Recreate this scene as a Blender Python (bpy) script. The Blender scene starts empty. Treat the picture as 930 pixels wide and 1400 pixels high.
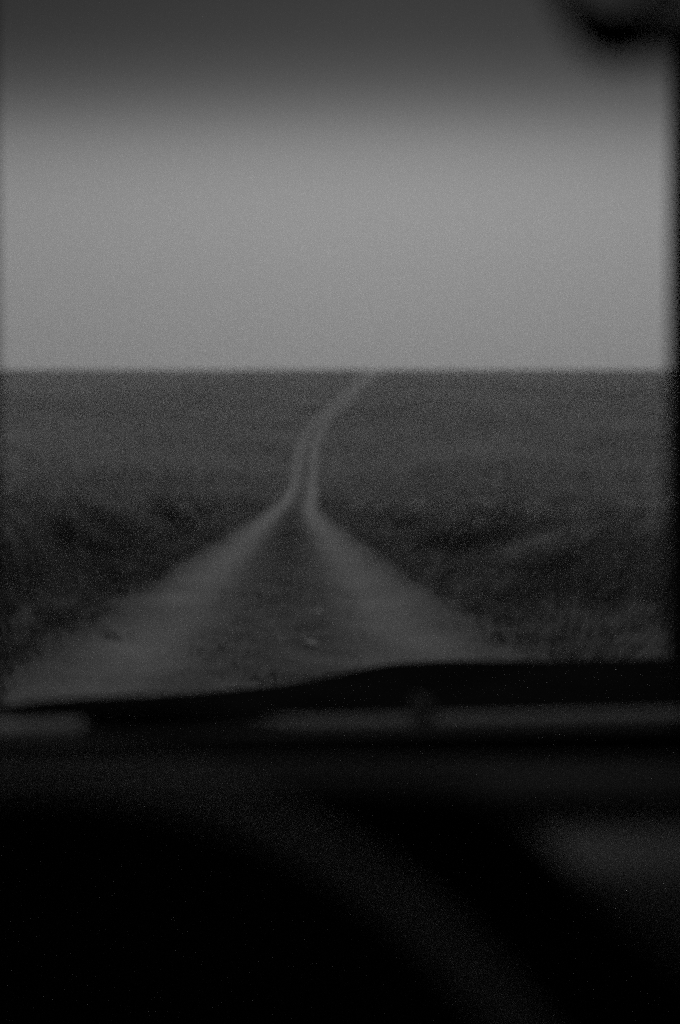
import bpy, bmesh, math, random
import numpy as np
from mathutils import Vector, Matrix, noise as mnoise

random.seed(7); rng = np.random.default_rng(7)
C = bpy.context.scene.collection
EYE = 1.25
F = 1361.0                       # focal length in pixels of the 930x1400 frame
TH = math.atan(30 / F)           # camera looks slightly down

def ray(px, py):
    u = (px - 465) / F; v = (700 - py) / F
    f = math.cos(TH) + v * math.sin(TH); up = v * math.cos(TH) - math.sin(TH)
    return u / f, up / f
def at(px, py, Y):
    a, b = ray(px, py)
    return (a * Y, Y, EYE + b * Y)

# ------------------------------------------------------------------ materials
def mat(name, col=0.1, rough=0.8, spec=0.3, noise=None, bump=0.0, metal=0.0):
    """noise = (scale, low, high): procedural mottling of a grey base colour"""
    m = bpy.data.materials.new(name); m.use_nodes = True
    nt = m.node_tree; b = nt.nodes['Principled BSDF']
    b.inputs['Base Color'].default_value = (col, col, col, 1)
    b.inputs['Roughness'].default_value = rough
    b.inputs['Metallic'].default_value = metal
    b.inputs['Specular IOR Level'].default_value = spec
    tc = nt.nodes.new('ShaderNodeTexCoord')
    n = nt.nodes.new('ShaderNodeTexNoise')
    n.inputs['Scale'].default_value = noise[0] if noise else 30
    n.inputs['Detail'].default_value = 6
    nt.links.new(tc.outputs['Object'], n.inputs['Vector'])
    mr = nt.nodes.new('ShaderNodeMapRange')
    mr.inputs['From Min'].default_value = 0.3; mr.inputs['From Max'].default_value = 0.7
    lo, hi = (noise[1], noise[2]) if noise else (col * .85, col * 1.15)
    mr.inputs['To Min'].default_value = lo; mr.inputs['To Max'].default_value = hi
    nt.links.new(n.outputs['Fac'], mr.inputs['Value'])
    nt.links.new(mr.outputs['Result'], b.inputs['Base Color'])
    if bump:
        bp = nt.nodes.new('ShaderNodeBump'); bp.inputs['Strength'].default_value = bump
        nt.links.new(n.outputs['Fac'], bp.inputs['Height']); nt.links.new(bp.outputs['Normal'], b.inputs['Normal'])
    return m

M = dict(
    bonnet=mat('matt black paint', .004, .9, .0, (6, .0028, .0055)),
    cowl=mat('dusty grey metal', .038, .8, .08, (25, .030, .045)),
    rubber=mat('black rubber', .006, .9, .05),
    pad=mat('dark vinyl pad', .014, .9, .03, (40, .011, .017), .15),
    panel=mat('grey painted dashboard', .14, .75, .08, (12, .12, .16)),
    hood=mat('black crackle vinyl', .004, .9, .03),
    wheel=mat('dark bakelite', .11, .6, .1),
    black=mat('black trim', .006, .9, .05),
    headliner=mat('grey felt', .08, .95, .05),
    seat=mat('worn leather', .03, .6, .2, (14, .02, .045), .2),
    body=mat('dark paint', .02, .5, .2, (5, .014, .026)),
    tyre=mat('tyre rubber', .02, .9, .1),
    chrome=mat('dull steel', .5, .35, .5, metal=1.0),
    bright_plate=mat('pale plate metal', .06, .8, .1, (25, .05, .07)),
    mirror=mat('dull mirror glass', .16, .25, .5, (5, .13, .19), metal=1.0),
    stone=mat('pale limestone', .38, .9, .2, (14, .2, .36), .4),
)
def clear_glass():
    m = bpy.data.materials.new('clear windscreen glass'); m.use_nodes = True
    nt = m.node_tree; nt.nodes.clear()
    o = nt.nodes.new('ShaderNodeOutputMaterial'); t = nt.nodes.new('ShaderNodeBsdfTransparent')
    t.inputs['Color'].default_value = (1, 1, 1, 1)
    nt.links.new(t.outputs[0], o.inputs['Surface']); return m
def shade_glass(z0, z1):
    """tinted sun band of the windscreen: the dye thins out downwards, as these bands do"""
    m = bpy.data.materials.new('tinted band glass'); m.use_nodes = True
    nt = m.node_tree; nt.nodes.clear()
    o = nt.nodes.new('ShaderNodeOutputMaterial'); t = nt.nodes.new('ShaderNodeBsdfTransparent')
    tc = nt.nodes.new('ShaderNodeTexCoord'); s = nt.nodes.new('ShaderNodeSeparateXYZ')
    nt.links.new(tc.outputs['Object'], s.inputs[0])
    mr = nt.nodes.new('ShaderNodeMapRange'); mr.inputs['From Min'].default_value = z0; mr.inputs['From Max'].default_value = z1
    nt.links.new(s.outputs['Z'], mr.inputs['Value'])
    r = nt.nodes.new('ShaderNodeValToRGB'); e = r.color_ramp.elements
    r.color_ramp.interpolation = 'B_SPLINE'
    e[0].position = 0; e[0].color = (1, 1, 1, 1); e[1].position = 1; e[1].color = (.08, .08, .08, 1)
    for p, v in BAND:
        k = e.new(p); k.color = (v, v, v, 1)
    nt.links.new(mr.outputs['Result'], r.inputs['Fac'])
    nt.links.new(r.outputs['Color'], t.inputs['Color']); nt.links.new(t.outputs[0], o.inputs['Surface']); return m
BAND = [(.10, .985), (.21, .93), (.35, .72), (.48, .39), (.61, .205), (.76, .125)]

# ------------------------------------------------------------------ helpers
def link(name, me, m, parent=None):
    o = bpy.data.objects.new(name, me); C.objects.link(o)
    if m: me.materials.append(m)
    if parent: o.parent = parent
    return o
def from_bm(name, bm, m, parent=None, smooth=True):
    bmesh.ops.recalc_face_normals(bm, faces=bm.faces[:])
    me = bpy.data.meshes.new(name); bm.to_mesh(me); bm.free()
    if smooth: me.polygons.foreach_set('use_smooth', [True] * len(me.polygons))
    return link(name, me, m, parent)
def tag(o, label=None, cat=None, group=None, kind=None):
    if label: o['label'] = label
    if cat: o['category'] = cat
    if group: o['group'] = group
    if kind: o['kind'] = kind
    return o
def box(bm, x0, x1, y0, y1, z0, z1, bev=0.0, seg=2):
    r = bmesh.ops.create_cube(bm, size=1)
    for v in r['verts']:
        v.co = Vector((x0 + (v.co.x + .5) * (x1 - x0), y0 + (v.co.y + .5) * (y1 - y0), z0 + (v.co.z + .5) * (z1 - z0)))
    if bev:
        es = list({e for v in r['verts'] for e in v.link_edges})
        bmesh.ops.bevel(bm, geom=es, offset=bev, segments=seg, affect='EDGES', profile=.5)
def tube(bm, pts, rad, n=10, closed=False):
    pts = [Vector(p) for p in pts]; rings = []
    N = len(pts)
    for i, p in enumerate(pts):
        a = pts[(i - 1) % N] if (closed or i > 0) else p
        b = pts[(i + 1) % N] if (closed or i < N - 1) else p
        t = (b - a).normalized()
        ref = Vector((0, 0, 1)) if abs(t.z) < .9 else Vector((0, 1, 0))
        s = t.cross(ref).normalized(); q = s.cross(t)
        rr = rad[i] if isinstance(rad, (list, tuple)) else rad
        rings.append([bm.verts.new(p + (s * math.cos(k * 2 * math.pi / n) + q * math.sin(k * 2 * math.pi / n)) * rr) for k in range(n)])
    for i in range(N if closed else N - 1):
        A, B = rings[i], rings[(i + 1) % N]
        for k in range(n):
            bm.faces.new((A[k], A[(k + 1) % n], B[(k + 1) % n], B[k]))
    if not closed:
        bm.faces.new(rings[0][::-1]); bm.faces.new(rings[-1])
def extrude_profile_x(bm, prof, xs, n_tilt=lambda x: 0.0):
    """prof: closed list of (y, z); swept along x"""
    rings = [[bm.verts.new((x, y, z + n_tilt(x))) for y, z in prof] for x in xs]
    n = len(prof)
    for A, B in zip(rings, rings[1:]):
        for k in range(n): bm.faces.new((A[k], A[(k + 1) % n], B[(k + 1) % n], B[k]))
    bm.faces.new(rings[0][::-1]); bm.faces.new(rings[-1])
def loft(bm, loops):
    rings = [[bm.verts.new(p) for p in L] for L in loops]; n = len(rings[0])
    for A, B in zip(rings, rings[1:]):
        for k in range(n): bm.faces.new((A[k], A[(k + 1) % n], B[(k + 1) % n], B[k]))
    bm.faces.new(rings[0][::-1]); bm.faces.new(rings[-1])

# ------------------------------------------------------------------ terrain
PY = [(0, None), (30, None), (60, None)]
prof_y = [-6000, -200, 0, 30, 58, 72, 84, 96, 108, 122, 140, 165, 195, 235, 290, 350, 400, 425]
tgt = {72: 689, 84: 678, 96: 662, 108: 643, 122: 619, 140: 594, 165: 572, 195: 556, 235: 541, 290: 526, 350: 515, 400: 508.5, 425: 506.5}
prof_z = [-6, -1, 0, 0, 0] + [at(465, tgt[d], d)[2] for d in prof_y[5:]]
prof_y += [450, 500, 700, 1500, 6500]; prof_z += [prof_z[-1] + .6, prof_z[-1] - .6, prof_z[-1] - 12, prof_z[-1] - 30, prof_z[-1] - 60]
prof_y = np.array(prof_y, float); prof_z = np.array(prof_z, float)
def profile(y):
    y = np.asarray(y, float); w = np.clip(np.abs(y) * .04, .5, 10)      # smoothed with distance
    s = 0
    ks = (-1.6, -.8, 0, .8, 1.6); ws = (.11, .24, .30, .24, .11)
    for k, c in zip(ks, ws): s = s + c * np.interp(y + k * w, prof_y, prof_z)
    return s
def track_tab():
    T = [(-60, .42 + .0, None)]
    return T
# centre line of the track: (depth, x); near part straight, then up the hill as seen
cl = [(-40, 1.83), (0, -.10), (7.7, -.49), (24, -1.24), (45, -2.2)]
for d, px in ((60, 401), (72, 407), (84, 412), (97, 415), (109, 418), (129, 421), (141, 428), (158, 437), (177, 450), (208, 468), (262, 486), (335, 501), (395, 509), (425, 513)):
    cl.append((d, (px - 465) / F * d))
cl += [(470, 19), (600, 34)]
cl_y = np.array([c[0] for c in cl], float); cl_x = np.array([c[1] for c in cl], float)
def center(y):
    y = np.asarray(y, float); w = np.clip(np.abs(y) * .035, .5, 8); s = 0
    for k, c in zip((-1.4, -.7, 0, .7, 1.4), (.11, .24, .30, .24, .11)): s = s + c * np.interp(y + k * w, cl_y, cl_x)
    return s
def half(y):      # half the distance between the two ruts
    return np.interp(y, [0, 30, 75, 110, 230, 330, 500], [1.05, 1.07, .92, .80, .82, 1.05, 1.3])
def ZZ(x, y):
    x = np.asarray(x, float); y = np.asarray(y, float)
    z = profile(y + 6 * np.sin(x / 90.) * np.clip(y / 120, 0, 1) * np.clip((380 - y) / 120, 0, 1))
    und = .10 * np.sin(x / 5.1 + 1.3 * np.sin(y / 9.)) * np.sin(y / 6.3 + .7) + .16 * np.sin(x / 13. + .5) * np.cos(y / 17. + x / 29.)
    far = np.clip((y - 70) / 120, 0, 1)
    und2 = far * (.5 * np.sin(x / 31. + 2) * np.sin(y / 37.) + .3 * np.sin(x / 11. + y / 23.)) * np.clip((400 - y) / 110, 0, 1)
    away = np.clip((np.abs(x - center(y)) - 1.5) / 5., 0, 1)
    bank = .12 * np.clip((np.abs(x - center(y)) - 1.8) / 1.2, 0, 1)
    return z + (und * np.clip(1 - far * .6, 0, 1) * away + und2 * (.3 + .7 * away)) + bank

def axis(brk):
    out = []
    for a, b, s in brk:
        n = max(1, int(round((b - a) / s))); out += list(np.linspace(a, b, n, endpoint=False))
    out.append(brk[-1][1]); return np.array(out)
gx = axis([(-4000, -600, 340), (-600, -150, 30), (-150, -40, 5), (-40, -8, 1.0), (-8, 8, .5), (8, 40, 1.0), (40, 150, 5), (150, 600, 30), (600, 4000, 340)])
gy = axis([(-1500, -100, 140), (-100, -10, 10), (-10, 30, .6), (30, 140, 1.2), (140, 450, 4), (450, 700, 25), (700, 5000, 300)])
X, Y = np.meshgrid(gx, gy)
Zg = ZZ(X, Y)
Zg -= .10 * np.clip((2.3 - np.abs(X - center(Y))) / .6, 0, 1)      # bed the track lies in
def grid_mesh(name, X, Y, Z, m, uv=None):
    ny, nx = X.shape
    v = np.stack([X, Y, Z], -1).reshape(-1, 3)
    i = np.arange((ny - 1) * (nx - 1)); r = i // (nx - 1); c = i % (nx - 1); a = r * nx + c
    f = np.stack([a, a + 1, a + nx + 1, a + nx], -1)
    me = bpy.data.meshes.new(name); me.vertices.add(len(v)); me.vertices.foreach_set('co', v.ravel())
    me.loops.add(f.size); me.loops.foreach_set('vertex_index', f.ravel())
    me.polygons.add(len(f)); me.polygons.foreach_set('loop_start', np.arange(0, f.size, 4)); 
    me.polygons.foreach_set('use_smooth', np.ones(len(f), bool))
    if uv is not None:
        l = me.uv_layers.new(name='UVMap'); l.data.foreach_set('uv', uv.reshape(-1, 2)[f.ravel()].ravel())
    me.update(); me.validate()
    return link(name, me, m)

def nd(nt, t, **kw):
    n = nt.nodes.new(t)
    for k, v in kw.items(): setattr(n, k, v)
    return n
def ramp(nt, inp, a, b, lo, hi, smooth=True):
    mr = nd(nt, 'ShaderNodeMapRange'); mr.interpolation_type = 'SMOOTHSTEP' if smooth else 'LINEAR'
    for k, v in zip(('From Min', 'From Max', 'To Min', 'To Max'), (a, b, lo, hi)): mr.inputs[k].default_value = v
    nt.links.new(inp, mr.inputs['Value']); return mr.outputs['Result']
def math_(nt, op, a, b=None):
    n = nd(nt, 'ShaderNodeMath', operation=op)
    for i, q in enumerate((a, b)):
        if q is None: continue
        if isinstance(q, (int, float)): n.inputs[i].default_value = q
        else: nt.links.new(q, n.inputs[i])
    return n.outputs[0]
def noise_(nt, vec, scale, detail=5, rough=.55):
    n = nd(nt, 'ShaderNodeTexNoise'); n.inputs['Scale'].default_value = scale; n.inputs['Detail'].default_value = detail
    n.inputs['Roughness'].default_value = rough; nt.links.new(vec, n.inputs['Vector']); return n.outputs['Fac']

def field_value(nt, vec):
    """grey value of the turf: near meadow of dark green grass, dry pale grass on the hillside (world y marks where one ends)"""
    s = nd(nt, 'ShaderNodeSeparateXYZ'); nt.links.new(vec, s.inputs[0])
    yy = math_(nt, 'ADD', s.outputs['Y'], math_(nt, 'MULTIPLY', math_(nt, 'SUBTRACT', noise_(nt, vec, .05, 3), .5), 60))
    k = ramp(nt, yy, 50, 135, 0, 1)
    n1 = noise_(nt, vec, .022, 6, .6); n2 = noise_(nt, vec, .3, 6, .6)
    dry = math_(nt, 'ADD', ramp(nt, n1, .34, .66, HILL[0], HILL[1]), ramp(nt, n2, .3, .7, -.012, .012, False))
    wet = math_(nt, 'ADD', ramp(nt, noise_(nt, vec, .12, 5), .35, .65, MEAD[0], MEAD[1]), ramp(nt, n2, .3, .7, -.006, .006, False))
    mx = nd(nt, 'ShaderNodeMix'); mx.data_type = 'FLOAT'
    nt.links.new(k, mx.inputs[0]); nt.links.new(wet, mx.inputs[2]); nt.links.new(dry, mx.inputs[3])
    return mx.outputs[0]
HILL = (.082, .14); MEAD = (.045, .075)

def ground_mat():
    m = bpy.data.materials.new('turf ground'); m.use_nodes = True; nt = m.node_tree; b = nt.nodes['Principled BSDF']
    b.inputs['Roughness'].default_value = .95; b.inputs['Specular IOR Level'].default_value = .05
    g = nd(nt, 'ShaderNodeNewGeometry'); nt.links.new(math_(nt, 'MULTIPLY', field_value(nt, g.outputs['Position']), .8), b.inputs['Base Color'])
    bp = nd(nt, 'ShaderNodeBump'); bp.inputs['Strength'].default_value = .6; bp.inputs['Distance'].default_value = .15
    nt.links.new(noise_(nt, g.outputs['Position'], 1.7, 6), bp.inputs['Height']); nt.links.new(bp.outputs['Normal'], b.inputs['Normal'])
    return m
def grass_mat(name, mul, trans=.25):
    m = bpy.data.materials.new(name); m.use_nodes = True; nt = m.node_tree; b = nt.nodes['Principled BSDF']
    b.inputs['Roughness'].default_value = .75; b.inputs['Specular IOR Level'].default_value = .12
    g = nd(nt, 'ShaderNodeNewGeometry')
    fv = field_value(nt, g.outputs['Position'])
    isl = ramp(nt, g.outputs['Random Per Island'], 0, 1, .6, 1.5, False)
    clump = ramp(nt, noise_(nt, g.outputs['Position'], .8, 3), .36, .64, .55, 1.5)
    at_ = nd(nt, 'ShaderNodeAttribute', attribute_name='clump_value')
    v = math_(nt, 'MULTIPLY', math_(nt, 'MULTIPLY', math_(nt, 'MULTIPLY', fv, mul), at_.outputs['Fac']), math_(nt, 'MULTIPLY', isl, clump))
    nt.links.new(v, b.inputs['Base Color'])
    return m
def track_mat():
    m = bpy.data.materials.new('dirt track'); m.use_nodes = True; nt = m.node_tree; b = nt.nodes['Principled BSDF']
    b.inputs['Roughness'].default_value = .95; b.inputs['Specular IOR Level'].default_value = .08
    uv = nd(nt, 'ShaderNodeUVMap'); uv.uv_map = 'UVMap'; s = nd(nt, 'ShaderNodeSeparateXYZ'); nt.links.new(uv.outputs[0], s.inputs[0])
    g = nd(nt, 'ShaderNodeNewGeometry'); P = g.outputs['Position']
    wob = math_(nt, 'ADD', math_(nt, 'MULTIPLY', math_(nt, 'SUBTRACT', noise_(nt, P, .8, 5), .5), .42),
                math_(nt, 'MULTIPLY', math_(nt, 'SUBTRACT', noise_(nt, P, 7, 4), .5), .30))
    q = math_(nt, 'ABSOLUTE', math_(nt, 'SUBTRACT', math_(nt, 'ABSOLUTE', s.outputs['X']), 1.0))
    k = ramp(nt, math_(nt, 'ADD', q, wob), .05, .66, 1, 0)
    dirt = math_(nt, 'ADD', ramp(nt, noise_(nt, P, .7, 6, .6), .3, .7, DIRT[0], DIRT[1]), ramp(nt, noise_(nt, P, 22, 6, .7), .3, .7, -.035, .035, False))
    sy = nd(nt, 'ShaderNodeSeparateXYZ'); nt.links.new(P, sy.inputs[0])          # track darker near the car, paler with distance
    dirt = math_(nt, 'MULTIPLY', dirt, ramp(nt, sy.outputs['Y'], 5, 70, .70, 1.15, False))
    med = ramp(nt, noise_(nt, P, 2.2, 6, .65), .3, .7, .036, .075)
    # outside the ruts: turf at the sides, worn grassy soil between
    mid = ramp(nt, math_(nt, 'ABSOLUTE', s.outputs['X']), .8, 1.2, 1, 0)
    mx = nd(nt, 'ShaderNodeMix'); mx.data_type = 'FLOAT'
    nt.links.new(mid, mx.inputs[0]); nt.links.new(field_value(nt, P), mx.inputs[2]); nt.links.new(med, mx.inputs[3])
    m2 = nd(nt, 'ShaderNodeMix'); m2.data_type = 'FLOAT'
    nt.links.new(k, m2.inputs[0]); nt.links.new(mx.outputs[0], m2.inputs[2]); nt.links.new(dirt, m2.inputs[3])
    nt.links.new(m2.outputs[0], b.inputs['Base Color'])
    bp = nd(nt, 'ShaderNodeBump'); bp.inputs['Strength'].default_value = .7; bp.inputs['Distance'].default_value = .03
    nt.links.new(noise_(nt, P, 14, 8, .7), bp.inputs['Height']); nt.links.new(bp.outputs['Normal'], b.inputs['Normal'])
    return m
DIRT = (.125, .20)

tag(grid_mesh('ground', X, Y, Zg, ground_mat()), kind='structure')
ty = axis([(-30, 0, 1.5), (0, 40, .25), (40, 150, .8), (150, 470, 2)])
tq = np.linspace(-2.1, 2.1, 43)
Q, TY = np.meshgrid(tq, ty)
H = half(TY); TX = center(TY) + Q * H
rut = np.exp(-((np.abs(Q) - 1) / .33) ** 2)
TZ = ZZ(TX, TY) - .055 * rut * np.clip(1.4 - TY / 150, .2, 1) + .03 + np.clip(TY - 40, 0, 400) * .0006 \
     - .14 * np.clip((np.abs(Q) - 1.75) / .35, 0, 1) * np.clip(1.2 - TY / 80, 0, 1) \
     + .012 * np.sin(TY * 2.1 + Q * 3) * np.sin(TY * .83 + Q * 1.7)
tag(grid_mesh('dirt_track', TX, TY, TZ, track_mat(), np.stack([Q, TY], -1)), kind='structure')

# ------------------------------------------------------------------ grass
def blades(name, x, y, h, lean, ang, wid, m, seg=3, zoff=-.03, shade=None):
    """one mesh of tapered, arched blades; lean: radians from upright at the tip, ang: heading of the lean"""
    n = len(x); z = ZZ(x, y) + zoff
    lv = seg; P = np.zeros((n, 2 * lv + 1, 3))
    fa = rng.uniform(0, 2 * np.pi, n); wx = np.cos(fa); wy = np.sin(fa)
    cx = np.zeros(n); cz = np.zeros(n)
    for k in range(lv + 1):
        t = k / lv
        if k:
            tl = lean * (.25 + .95 * (t - .5 / lv)); st = h / lv
            cx = cx + np.sin(tl) * st; cz = cz + np.cos(tl) * st
        bx = x + cx * np.cos(ang); by = y + cx * np.sin(ang); bz = z + cz
        if k < lv:
            w = wid * (1 - t ** 1.5) * .5
            P[:, 2 * k, 0] = bx - wx * w; P[:, 2 * k, 1] = by - wy * w; P[:, 2 * k, 2] = bz
            P[:, 2 * k + 1, 0] = bx + wx * w; P[:, 2 * k + 1, 1] = by + wy * w; P[:, 2 * k + 1, 2] = bz
        else:
            P[:, 2 * lv, 0] = bx; P[:, 2 * lv, 1] = by; P[:, 2 * lv, 2] = bz
    nv = 2 * lv + 1
    loops = []; 
    for k in range(lv - 1): loops += [2 * k, 2 * k + 1, 2 * k + 3, 2 * k + 2]
    loops += [2 * lv - 2, 2 * lv - 1, 2 * lv]
    sizes = [4] * (lv - 1) + [3]
    L = (np.arange(n)[:, None] * nv + np.array(loops)[None]).ravel()
    starts = np.concatenate([[0], np.cumsum(sizes)[:-1]])
    S = (np.arange(n)[:, None] * len(loops) + starts[None]).ravel()
    me = bpy.data.meshes.new(name); me.vertices.add(n * nv); me.vertices.foreach_set('co', P.reshape(-1))
    me.loops.add(len(L)); me.loops.foreach_set('vertex_index', L)
    me.polygons.add(len(S)); me.polygons.foreach_set('loop_start', S)
    me.polygons.foreach_set('use_smooth', np.ones(len(S), bool))
    a = me.attributes.new('clump_value', 'FLOAT', 'POINT')
    a.data.foreach_set('value', np.repeat(np.ones(n) if shade is None else shade, nv).astype(np.float32))
    me.update(); return link(name, me, m)

def scatter(n, y0, y1, side=0, margin=12, power=1.0):
    """points in the widened view wedge, denser near"""
    u = rng.uniform(0, 1, n * 2)
    y = y0 + (y1 - y0) * u ** power
    x = rng.uniform(-1, 1, n * 2) * (y * .47 + margin)
    q = (x - center(y)) / half(y)
    return x, y, q
def patchy(x, y, s, sh=0):
    return .5 + .25 * (np.sin(x * s + 1.7 * np.sin(y * s * .7 + sh)) + np.sin(y * s * 1.3 + 1.1 * np.sin(x * s * 1.1 + 2 + sh)))

def verge(name, sgn, label):
    xs, ys, hs, ls, an, wi, sh = [], [], [], [], [], [], []
    # clumps: each a fan of blades with a common lean
    for (n, y0, y1, nb, wd, pw) in ((8200, 3.2, 26, 13, .011, 1.0), (8800, 22, 92, 9, .035, 1.0)):
        x, y, q = scatter(n, y0, y1, power=pw)
        edge = 1.53 + .16 * np.sin(y * 1.3) + .12 * np.sin(y * 3.1 + sgn)
        ok = (q * sgn > edge) & (rng.uniform(0, 1, len(x)) < (.62 + .6 * patchy(x, y, 1.1, sgn)) * np.interp(y, [50, 95], [1, .25]))
        x, y, q = x[ok], y[ok], q[ok]
        dist = np.abs(q * half(y)) - 1.8
        H0 = (.20 + .55 * np.clip(dist / 1.6, 0, 1)) * rng.uniform(.65, 1.25, len(x)) * (.7 + .5 * patchy(x, y, .5, 3))
        H0 *= np.interp(y, [0, 60, 95], [1, 1.05, .6])
        L0 = rng.normal(.75 if sgn < 0 else 1.05, .2, len(x)) + .35 * patchy(x, y, .7, 5)
        A0 = (0 if sgn > 0 else np.pi) + rng.normal(.25 * sgn, .35, len(x))
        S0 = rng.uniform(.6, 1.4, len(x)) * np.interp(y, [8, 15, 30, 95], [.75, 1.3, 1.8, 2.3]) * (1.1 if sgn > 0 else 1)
        for k in range(nb):
            r = rng.normal(0, 1, (2, len(x))) * (.07 + .002 * y)
            xs.append(x + r[0]); ys.append(y + r[1]); hs.append(H0 * rng.uniform(.6, 1.2, len(x)))
            ls.append(L0 + rng.normal(0, .22, len(x))); an.append(A0 + rng.normal(0, .4, len(x)))
            wi.append(np.full(len(x), wd) * rng.uniform(.6, 1.3, len(x)))
            sh.append(S0)
    # big tussocks, each one bowed outwards as a whole
    x, y, q = scatter(1050, 10, 62, power=.9); ok = q * sgn > 2.6; x, y = x[ok], y[ok]
    L0 = rng.normal(1.3 if sgn > 0 else .8, .12, len(x)); A0 = (0 if sgn > 0 else np.pi) + rng.normal(.2 * sgn, .2, len(x))
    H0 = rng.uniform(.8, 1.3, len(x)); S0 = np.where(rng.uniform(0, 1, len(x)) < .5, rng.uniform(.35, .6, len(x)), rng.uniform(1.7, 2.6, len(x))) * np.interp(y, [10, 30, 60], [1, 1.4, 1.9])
    for k in range(70):
        r = rng.normal(0, .16, (2, len(x)))
        xs.append(x + r[0]); ys.append(y + r[1]); hs.append(H0 * rng.uniform(.55, 1.1, len(x))); ls.append(L0 + rng.normal(0, .13, len(x)))
        an.append(A0 + rng.normal(0, .16, len(x))); wi.append(rng.uniform(.010, .022, len(x)) * (1 + y / 40)); sh.append(S0)
    o = blades(name, *[np.concatenate(a) for a in (xs, ys, hs, ls, an, wi)], GM, shade=np.concatenate(sh))
    tag(o, label, 'grass', kind='stuff')
GM = grass_mat('tall meadow grass', 1.15)
verge('tall_grass', -1, 'tall dark grass leaning away from the left edge of the dirt track')
verge('tall_grass', 1, 'tall dark windswept grass leaning away from the right edge of the dirt track')

# short grass on the strip between the ruts and along the shoulders
def strip():
    xs = []; ys = []; hs = []
    for (n, y0, y1) in ((8000, 3.2, 30), (9000, 30, 100)):
        y = rng.uniform(y0, y1, n); q = rng.normal(0, .27, n)
        s = rng.uniform(0, 1, n) < .35
        q = np.where(s, np.sign(rng.uniform(-1, 1, n)) * (1.62 + np.abs(rng.normal(0, .14, n))), q)
        x = center(y) + q * half(y)
        ok = (rng.uniform(0, 1, n) < .25 + .9 * patchy(x, y, 3.1)) & ~((np.abs(x + .24) < .3) & (y > 6.6) & (y < 8.0))
        xs.append(x[ok]); ys.append(y[ok]); hs.append((rng.uniform(.04, .13, n) * (1 + (np.abs(q) > 1.2) * .8))[ok])
    x = np.concatenate(xs); y = np.concatenate(ys); h = np.concatenate(hs); n = len(x)
    o = blades('short_grass', x, y, h, rng.normal(.6, .35, n), rng.uniform(0, 2 * np.pi, n), rng.uniform(.008, .016, n) * (1 + y / 40), grass_mat('short trodden grass', 1.5), 2, 0, np.full(n, .95))
    tag(o, 'short sparse trodden grass on the strip between the two wheel ruts', 'grass', kind='stuff')
strip()
def hillside():
    n = 130000
    x, y, q = scatter(n, 56, 440, margin=14, power=.64)
    ok = (np.abs(q) > 1.6 + np.clip((y - 120) / 100, 0, 1) * 1.0) & (rng.uniform(0, 1, len(x)) < .3 + .9 * patchy(x, y, .16)); x = x[ok]; y = y[ok]; n = len(x)
    h = rng.uniform(.22, .6, n) * (1 + (y > 380) * .25); 
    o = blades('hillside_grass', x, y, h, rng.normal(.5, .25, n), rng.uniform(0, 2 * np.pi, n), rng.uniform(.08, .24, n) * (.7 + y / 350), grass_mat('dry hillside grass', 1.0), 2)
    tag(o, 'pale dry grass covering the rising hillside up to the horizon', 'grass', kind='stuff')
hillside()

# ------------------------------------------------------------------ stones on the strip
def stone(px, py, w, hgt, label, seed):
    b = ray(px, py)[1]; d = -EYE / b; x = (px - 465) / F * d
    bm = bmesh.new(); bmesh.ops.create_icosphere(bm, subdivisions=3, radius=1)
    for v in bm.verts:
        k = 1 + .35 * mnoise.noise(v.co * 1.1 + Vector((seed, 0, 0))) + .12 * mnoise.noise(v.co * 3.3 + Vector((seed, 5, 0)))
        v.co = Vector((v.co.x * w / 2 * k, v.co.y * w * .38 * k, v.co.z * hgt * .5 * k))
    o = from_bm('stone', bm, M['stone'])
    o.location = (x, d, float(ZZ(x, d)) + .03 + hgt * .22); o.rotation_euler = (0, 0, seed)
    tag(o, label, 'stone', 'pale stones on the strip between the ruts')
stone(425, 888, .13, .07, 'largest pale stone, on the grassy strip between the ruts just before the bonnet', .3)
stone(386, 884, .06, .04, 'small pale stone left of the largest one, on the strip between the ruts', 1.3)
stone(392, 897, .05, .03, 'smallest pale stone, nearest the bonnet, left of the largest one', 2.1)
stone(436, 842, .12, .035, 'flat pale stone farther up the track, beside the right rut', 2.9)

# ------------------------------------------------------------------ the car
car = bpy.data.objects.new('car', None); C.objects.link(car)
tag(car, 'black car with upright windscreen, seen from inside over its steering wheel and dark bonnet', 'car')
XC = .36                                           # centre line of the car
YW = .95                                           # plane of the upright windscreen
XL, XR = XC - .85, XC + .85
# bonnet: silhouette read at Y 1.9, mirrored about the centre line
sil = [(118, 968), (150, 956), (215, 950), (290, 945), (380, 936), (440, 925), (490, 914), (530, 907), (570, 903.5), (620, 902), (780, 903.5)]
YC = 1.55                                          # depth of the bonnet's crest
sx = [at(p, q, YC)[0] for p, q in sil]; sz = [at(p, q, YC)[2] for p, q in sil]
def crest(x):
    a = XC - abs(x - XC)
    t = .010 * (x - XC) / .85                       # slight roll of the car on the rut
    return float(np.interp(a, sx, sz)) + (t if x > XC else 0)
def FARY(px): return float(np.interp(px, [-200, 0, 110, 330, 465, 930, 1300], [984, 983, 982, 981, 979, 969, 962]))
bm = bmesh.new(); nx_, ny_ = 61, 34
top = []
for j in range(ny_):
    y = 1.13 + (2.75 - 1.13) * j / (ny_ - 1); row = []
    for i in range(nx_):
        x = sx[0] + (2 * (XC - sx[0])) * i / (nx_ - 1)
        c = crest(x)
        zr = at(465, FARY(465 + x / 1.13 * F), 1.13)[2] - .008
        if y < YC:
            t = (y - 1.13) / (YC - 1.13); z = zr + (c - zr) * (t * t * (3 - 2 * t) * .5 + t * .5)
        else:
            t = y - YC; z = c - .215 * t - .09 * t * t
        row.append((x, y, z))
    top.append(row)
V = [[bm.verts.new(p) for p in r] for r in top]; W = [[bm.verts.new((p[0], p[1], p[2] - .012)) for p in r] for r in top]
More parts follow.
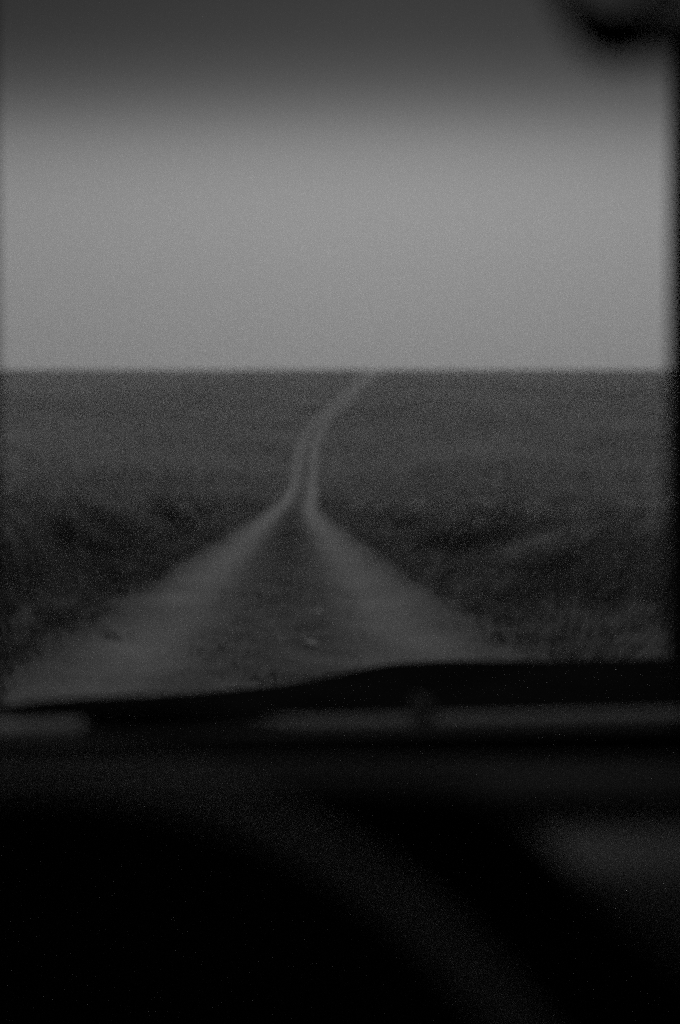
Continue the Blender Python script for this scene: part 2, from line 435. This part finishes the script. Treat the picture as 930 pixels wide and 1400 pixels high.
for j in range(ny_ - 1):
    for i in range(nx_ - 1):
        bm.faces.new((V[j][i], V[j][i + 1], V[j + 1][i + 1], V[j + 1][i])); bm.faces.new((W[j][i], W[j + 1][i], W[j + 1][i + 1], W[j][i + 1]))
for j in range(ny_ - 1):
    bm.faces.new((V[j][0], V[j + 1][0], W[j + 1][0], W[j][0])); bm.faces.new((V[j][-1], W[j][-1], W[j + 1][-1], V[j + 1][-1]))
for i in range(nx_ - 1):
    bm.faces.new((V[0][i], W[0][i], W[0][i + 1], V[0][i + 1])); bm.faces.new((V[-1][i], V[-1][i + 1], W[-1][i + 1], W[-1][i]))
from_bm('bonnet', bm, M['bonnet'], car)
# mudguards: rounded shoulders outside and below the bonnet
for s in (-1, 1):
    bm = bmesh.new(); loops = []
    for k in range(22):
        y = 1.02 + 1.85 * k / 21; rise = .05 * math.sin(min(1, max(0, (y - 1.3) / 1.35)) * math.pi)
        zt = .70 + rise * .3 - (.18 * ((y - 2.3) / .57) ** 2 if y > 2.3 else 0)
        x0 = XC + s * .835; x1 = XC + s * .95
        loops.append([(x0, y, .42), (x0, y, zt), (x0 + s * .03, y, zt + .018), (x1 - s * .03, y, zt + .006), (x1, y, zt - .04), (x1, y, .42)])
    loft(bm, loops); from_bm('mudguard', bm, M['body'], car, False)
# cowl panel in front of the windscreen
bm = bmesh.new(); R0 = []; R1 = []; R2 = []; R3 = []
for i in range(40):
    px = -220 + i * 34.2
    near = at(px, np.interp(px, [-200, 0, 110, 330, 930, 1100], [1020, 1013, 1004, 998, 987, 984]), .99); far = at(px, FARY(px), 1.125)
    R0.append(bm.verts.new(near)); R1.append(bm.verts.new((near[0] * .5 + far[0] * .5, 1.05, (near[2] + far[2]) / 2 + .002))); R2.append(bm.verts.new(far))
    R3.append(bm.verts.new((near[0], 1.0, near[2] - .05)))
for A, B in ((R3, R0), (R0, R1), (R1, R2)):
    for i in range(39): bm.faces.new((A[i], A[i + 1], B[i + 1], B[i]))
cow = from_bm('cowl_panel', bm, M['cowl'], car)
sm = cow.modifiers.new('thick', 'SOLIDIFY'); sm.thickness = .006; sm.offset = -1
bm = bmesh.new(); a = at(570, 1003, .985); c = at(594, 972, .985)
box(bm, a[0], c[0], .98, 1.06, a[2], c[2], .003); from_bm('washer_nozzle', bm, M['rubber'], car)
bm = bmesh.new(); L = []                             # paler plate added to brighten the driver's end of the cowl
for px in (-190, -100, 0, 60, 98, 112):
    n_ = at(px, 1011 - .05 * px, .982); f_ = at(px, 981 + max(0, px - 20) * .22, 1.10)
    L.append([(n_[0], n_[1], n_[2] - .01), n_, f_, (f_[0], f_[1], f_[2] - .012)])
loft(bm, L); from_bm('cowl_bright_plate', bm, M['bright_plate'], car, False)
# wiper parked on the cowl
wp = bpy.data.objects.new('wiper', None); C.objects.link(wp); wp.parent = car; wp.location = at(140, 1000, .975)
def kid(name, bm, m, par, smooth=True):             # child mesh built in world coordinates
    o = from_bm(name, bm, m, par, smooth); o.matrix_parent_inverse = Matrix.Translation(-par.location); return o
bm = bmesh.new()
lw = [(112, 1010, 988), (135, 1008, 972), (170, 1007, 962), (220, 1005, 963), (270, 1003, 968), (320, 1001, 976), (380, 1000, 986), (450, 999, 992)]
loft(bm, [[at(p, b, .965), at(p, t, .965), at(p, t, .985), at(p, b, .985)] for p, b, t in lw]); kid('wiper_blade', bm, M['rubber'], wp)
bm = bmesh.new(); tube(bm, [at(140, 1004, .975), at(220, 975, .982), at(300, 972, .98)], [.012, .007, .005]); kid('wiper_arm', bm, M['black'], wp)
# windscreen frame
zt, zb = at(465, -45, YW)[2], at(465, 992, YW)[2]
xl, xr = at(-14, 500, YW)[0], at(928, 500, YW)[0]  # side edges placed to darken the view's margins like lens falloff
xl2 = 2 * XC - xl
def bar(name, x0, x1, y0, y1, z0, z1, m='black', bev=.008):
    bm = bmesh.new(); box(bm, x0, x1, y0, y1, z0, z1, bev); return from_bm(name, bm, M[m], car)
bm = bmesh.new(); L = []
for px in (-120, 300, 760, 1180, 1640, 2100):
    x, _, z = at(px, 1015 - .024 * px, YW - .03); z = max(z, .99)
    L.append([(x, YW - .035, .965), (x, YW - .035, z - .004), (x, YW - .03, z), (x, YW + .02, z), (x, YW + .025, z - .004), (x, YW + .025, .965)])
loft(bm, L); from_bm('windscreen_frame', bm, M['black'], car)
for s in (-1, 1):                                   # raised scuttle sides where the bonnet meets the body
    bm = bmesh.new(); L = []
    for px, py in ((-330, 1046), (-200, 1017), (-60, 977), (0, 965), (60, 957), (118, 953), (180, 950), (240, 949), (300, 951)):
        n_ = at(px, FARY(px) + 1, 1.14); t_ = at(px, py + 2, 1.24); u_ = at(px, py, 1.32)
        l = [n_, t_, u_, (u_[0], 1.5, u_[2] - .06), (u_[0], 1.5, u_[2] - .12), (n_[0], 1.14, n_[2] - .08)]
        L.append([(XC + s * -(p[0] - XC), p[1], p[2]) for p in l] if s > 0 else l)
    loft(bm, L); from_bm('scuttle_side', bm, M['bonnet'], car)
bar('windscreen_header', XL + .02, XR - .02, YW - .03, YW + .04, zt, 1.80)
bar('windscreen_pillar', xl - .09, xl, YW - .03, YW + .03, zb + .002, zt - .002)
bar('windscreen_pillar', xl2, xl2 + .09, YW - .03, YW + .03, zb + .002, zt - .002)
bm = bmesh.new(); xn = at(944, 500, .72)[0] ; z0_ = zb + .03
loft(bm, [[(xr, YW + .03, z), (2 * XC - xr, YW + .03, z), (2 * XC - xr, YW - .04, z), (XC + .05, .72, z), (xn, .72, z), (xr, YW - .04, z)] for z in (z0_, zt - .002)])
from_bm('vignette_divider', bm, M['black'], car, False)  # added post, darkens the right margin in place of lens vignetting
zband = at(465, 330, YW)[2]
for a, b in ((xl, xr), (2 * XC - xr, xl2)):
    bm = bmesh.new(); vs = [bm.verts.new(p) for p in ((a, YW, zb), (b, YW, zb), (b, YW, zband), (a, YW, zband))]; bm.faces.new(vs)
    g = from_bm('windscreen_glass', bm, clear_glass() if a == xl else bpy.data.materials['clear windscreen glass'], car, False)
    bm = bmesh.new(); vs = [bm.verts.new(p) for p in ((a, YW, zband), (b, YW, zband), (b, YW, zt), (a, YW, zt))]; bm.faces.new(vs)
    from_bm('sun_band', bm, shade_glass(zband, zt) if a == xl else bpy.data.materials['tinted band glass'], car, False)
# dashboard
xs = list(np.linspace(XL + .03, XR - .03, 24))
def P2(py, Y): return (Y, at(465, py, Y)[2])
dash = bpy.data.objects.new('dashboard', None); C.objects.link(dash); dash.parent = car; dash.location = (XC, .8, .95)
def sweep(name, prof, m):
    bm = bmesh.new(); extrude_profile_x(bm, prof, xs); return kid(name, bm, M[m], dash)
sweep('dash_shelf', [(.915, .93), (.915, at(465, 1034, .915)[2]), P2(1050, .80), (.80, .93)], 'rubber')
sweep('dash_pad', [(.795, .96), P2(1052, .795), P2(1055, .785), P2(1062, .77), P2(1075, .752), P2(1088, .738), P2(1096, .733), P2(1100, .75), (.75, .955)], 'pad')
sweep('dash_groove', [(.79, .90), (.79, .954), (.762, .954), (.762, .90)], 'rubber')
gz = P2(1111, .738)
sweep('dash_panel', [(.78, .72), (.78, gz[1] - .004), (.745, gz[1]), (.735, gz[1] - .004), P2(1130, .725), P2(1180, .70), P2(1240, .675), P2(1262, .68), (.778, .72)], 'panel')
# instrument hood
hp = [(-260, 1420), (-260, 1090), (-220, 1073), (-150, 1069), (100, 1068), (350, 1068), (560, 1069), (620, 1072), (660, 1084), (692, 1101), (730, 1136), (780, 1186), (845, 1246), (925, 1316), (1000, 1372), (1050, 1430), (1050, 1600), (-260, 1600)]
bm = bmesh.new(); front = [at(p, q, .56) for p, q in hp]; cxh = sum(p[0] for p in front) / len(front); czh = sum(p[2] for p in front) / len(front)
def sc(L, k, y): return [(cxh + (p[0] - cxh) * k, y, czh + (p[2] - czh) * k) for p in L]
loft(bm, [sc(front, .90, .60), sc(front, .93, .565), sc(front, .985, .555), sc(front, 1, .57), [at(p, q + 6, .64) for p, q in hp], [at(p - 4, q + 16, .72) for p, q in hp]])
hd = kid('instrument_hood', bm, M['hood'], dash, False)
# steering wheel
ctr = Vector(at(5, 1994, .395)); tilt = math.radians(12); RW = 926 / F * .395
sw = bpy.data.objects.new('steering_wheel', None); C.objects.link(sw); sw.parent = car; sw.location = ctr
ax = Vector((1, 0, 0)); up = Vector((0, math.sin(tilt), math.cos(tilt))); nrm = Vector((0, math.cos(tilt), -math.sin(tilt)))
bm = bmesh.new(); tube(bm, [ax * math.cos(a) * RW + up * math.sin(a) * RW for a in np.linspace(0, 2 * math.pi, 72, endpoint=False)], .007, 12, True)
from_bm('rim', bm, M['wheel'], sw)
bm = bmesh.new(); tube(bm, [nrm * -.005, nrm * .02, nrm * .05], [.035, .045, .04], 20); from_bm('hub', bm, M['wheel'], sw)
for a in (-90, 180, 0):
    d = ax * math.cos(math.radians(a)) + up * math.sin(math.radians(a))
    bm = bmesh.new(); tube(bm, [d * .03 + nrm * .03, d * RW * .6 + nrm * .015, d * RW], [.012, .009, .007], 8); from_bm('spoke', bm, M['chrome'], sw)
bm = bmesh.new(); e = ctr + nrm * .33; tube(bm, [ctr + nrm * .05, e], .024, 16); from_bm('steering_column', bm, M['black'], car)
# rear view mirror on a bowed arm
mv = bpy.data.objects.new('rear_view_mirror', None); C.objects.link(mv); mv.parent = car; mv.location = at(960, 20, .52)
def rr(px0, py0, px1, py1, Y, r, n=5):
    out = []
    for (cx, cy, a0) in ((px1 - r, py0 + r, -90), (px1 - r, py1 - r, 0), (px0 + r, py1 - r, 90), (px0 + r, py0 + r, 180)):
        for k in range(n):
            a = math.radians(a0 + 90 * k / (n - 1)); out.append(at(cx + r * math.cos(a), cy + r * math.sin(a), Y))
    return out
bm = bmesh.new(); loft(bm, [rr(882, -70, 1270, 74, .50, 35), rr(872, -80, 1280, 84, .505, 40), rr(872, -80, 1280, 84, .515, 40), rr(890, -60, 1260, 64, .535, 40)]); kid('mirror_housing', bm, M['black'], mv)
bm = bmesh.new(); loft(bm, [rr(890, -62, 1262, 66, .4975, 32), rr(890, -62, 1262, 66, .499, 32)]); kid('mirror_glass', bm, M['mirror'], mv)
bm = bmesh.new()
tube(bm, [at(895, 30, .53), at(868, 44, .53), at(840, 48, .535), at(808, 36, .54), at(782, 8, .56), at(758, -30, .62), at(750, -80, .75), at(760, -110, .92)], [.0135, .015, .016, .0125, .008, .007, .008, .010], 12); kid('mirror_arm', bm, M['black'], mv)
# shell
bar('roof', XL, XR, -1.5, YW + .05, 1.802, 1.84, 'headliner', .015)
bar('floor', XL + .03, XR - .03, -1.45, 1.0, .36, .40, 'rubber', 0)
for s in (-1, 1):
    x0 = XC + s * .80; x1 = XC + s * .85
    d = bar('door', min(x0, x1), max(x0, x1), -.25, .93, .40, .98, 'body', .012)
    bm = bmesh.new(); tube(bm, [(XC + s * .86, .0, .82), (XC + s * .885, .02, .82), (XC + s * .885, .12, .82), (XC + s * .86, .14, .82)], .009, 8); kid2 = from_bm('handle', bm, M['chrome'], d)
    bar('rear_side_panel', min(x0, x1), max(x0, x1), -1.45, -.256, .40, .98, 'body', .012)
    for y in (-.30, -1.40): bar('roof_post', min(x0, x1), max(x0, x1), y - .03, y + .03, .982, 1.80, 'body', .01)
    for y in (1.95, -1.0):
        w = bpy.data.objects.new('wheel', None); C.objects.link(w); w.parent = car; w.location = (XC + s * .80, y, .31)
        bm = bmesh.new(); L = []
        for xx, r in ((-.08, .20), (-.085, .27), (-.06, .305), (.06, .305), (.085, .27), (.08, .20)):
            L.append([(xx, math.cos(t) * r, math.sin(t) * r) for t in np.linspace(0, 2 * math.pi, 36, endpoint=False)])
        loft(bm, L); from_bm('tyre', bm, M['tyre'], w, False)
        bm = bmesh.new(); L = [[(xx, math.cos(t) * r, math.sin(t) * r) for t in np.linspace(0, 2 * math.pi, 28, endpoint=False)] for xx, r in ((-.09, .12), (-.088, .19), (.088, .19), (.09, .12))]
        loft(bm, L); from_bm('wheel_disc', bm, M['chrome'], w)
bar('tailgate', XL + .05, XR - .05, -1.50, -1.455, .40, 1.12, 'body', .012)
bar('engine_bay', XL + .14, XR - .14, 1.06, 2.74, .42, .62, 'body', .03)
for s in (-1, 1):
    bm = bmesh.new(); tube(bm, [(XC + s * .6, 2.70, .50), (XC + s * .6, 2.78, .50), (XC + s * .6, 2.80, .50)], [.07, .08, .06], 24); from_bm('headlight', bm, M['chrome'], car)
for xc in (-.06, .78):
    st = bpy.data.objects.new('seat', None); C.objects.link(st); st.parent = car; st.location = (xc, -.2, .45)
    bm = bmesh.new(); box(bm, -.25, .25, -.2, .3, -.05, .12, .05, 4); from_bm('cushion', bm, M['seat'], st)
    bm = bmesh.new(); box(bm, -.24, .24, -.33, -.22, .08, .66, .05, 4); from_bm('backrest', bm, M['seat'], st)

# ------------------------------------------------------------------ air
bm = bmesh.new(); box(bm, -4100, 4100, -1600, 5100, -75, 64)
hz = from_bm('haze', bm, None, None, False)
hm = bpy.data.materials.new('haze air'); hm.use_nodes = True; nt = hm.node_tree; nt.nodes.clear()
o = nd(nt, 'ShaderNodeOutputMaterial'); v = nd(nt, 'ShaderNodeVolumePrincipled')
v.inputs['Color'].default_value = (.9, .9, .9, 1); v.inputs['Density'].default_value = .0009; v.inputs['Anisotropy'].default_value = .2
nt.links.new(v.outputs[0], o.inputs['Volume']); hz.data.materials.append(hm); tag(hz, kind='stuff')

# ------------------------------------------------------------------ light
EL, RO = math.radians(50), math.radians(4)
w = bpy.data.worlds.new('World'); bpy.context.scene.world = w; w.use_nodes = True; nt = w.node_tree
sky = nd(nt, 'ShaderNodeTexSky'); sky.sky_type = 'NISHITA'; sky.sun_disc = False; sky.sun_elevation = EL; sky.sun_rotation = RO
sky.dust_density = 6; sky.air_density = 1.2; sky.ozone_density = 1
bw = nd(nt, 'ShaderNodeRGBToBW'); nt.links.new(sky.outputs[0], bw.inputs[0])
# a closed grey cloud deck: evens the clear sky's brightness out
mx = nd(nt, 'ShaderNodeMix'); mx.data_type = 'FLOAT'; mx.inputs[0].default_value = .55; mx.inputs[3].default_value = 3.4
nt.links.new(bw.outputs[0], mx.inputs[2]); bg = nt.nodes['Background']; nt.links.new(mx.outputs[0], bg.inputs['Color']); bg.inputs['Strength'].default_value = .05
sd = bpy.data.lights.new('sun', 'SUN'); sd.energy = .8; sd.angle = math.radians(30)
so = bpy.data.objects.new('sun', sd); C.objects.link(so)
dirv = Vector((math.sin(RO) * math.cos(EL), math.cos(RO) * math.cos(EL), math.sin(EL)))
so.rotation_euler = dirv.to_track_quat('Z', 'Y').to_euler()

# ------------------------------------------------------------------ camera
cd = bpy.data.cameras.new('camera'); co = bpy.data.objects.new('camera', cd); C.objects.link(co)
co.location = (0, 0, EYE); co.rotation_euler = (math.pi / 2 - TH, 0, 0)
cd.sensor_fit = 'VERTICAL'; cd.sensor_height = 36; cd.lens = 35; cd.clip_start = .01; cd.clip_end = 12000
cd.dof.use_dof = True; cd.dof.focus_distance = 3.0; cd.dof.aperture_fstop = 35 / 37.
S = bpy.context.scene; S.camera = co
S.view_settings.view_transform = 'Standard'; S.view_settings.look = 'None'; S.view_settings.gamma = 1; S.view_settings.exposure = 0
S.render.engine = 'CYCLES'; S.cycles.use_denoising = False
S.cycles.use_adaptive_sampling = True; S.cycles.adaptive_threshold = .35; S.cycles.adaptive_min_samples = 4
S.cycles.volume_bounces = 1; S.cycles.max_bounces = 8; S.cycles.transparent_max_bounces = 12
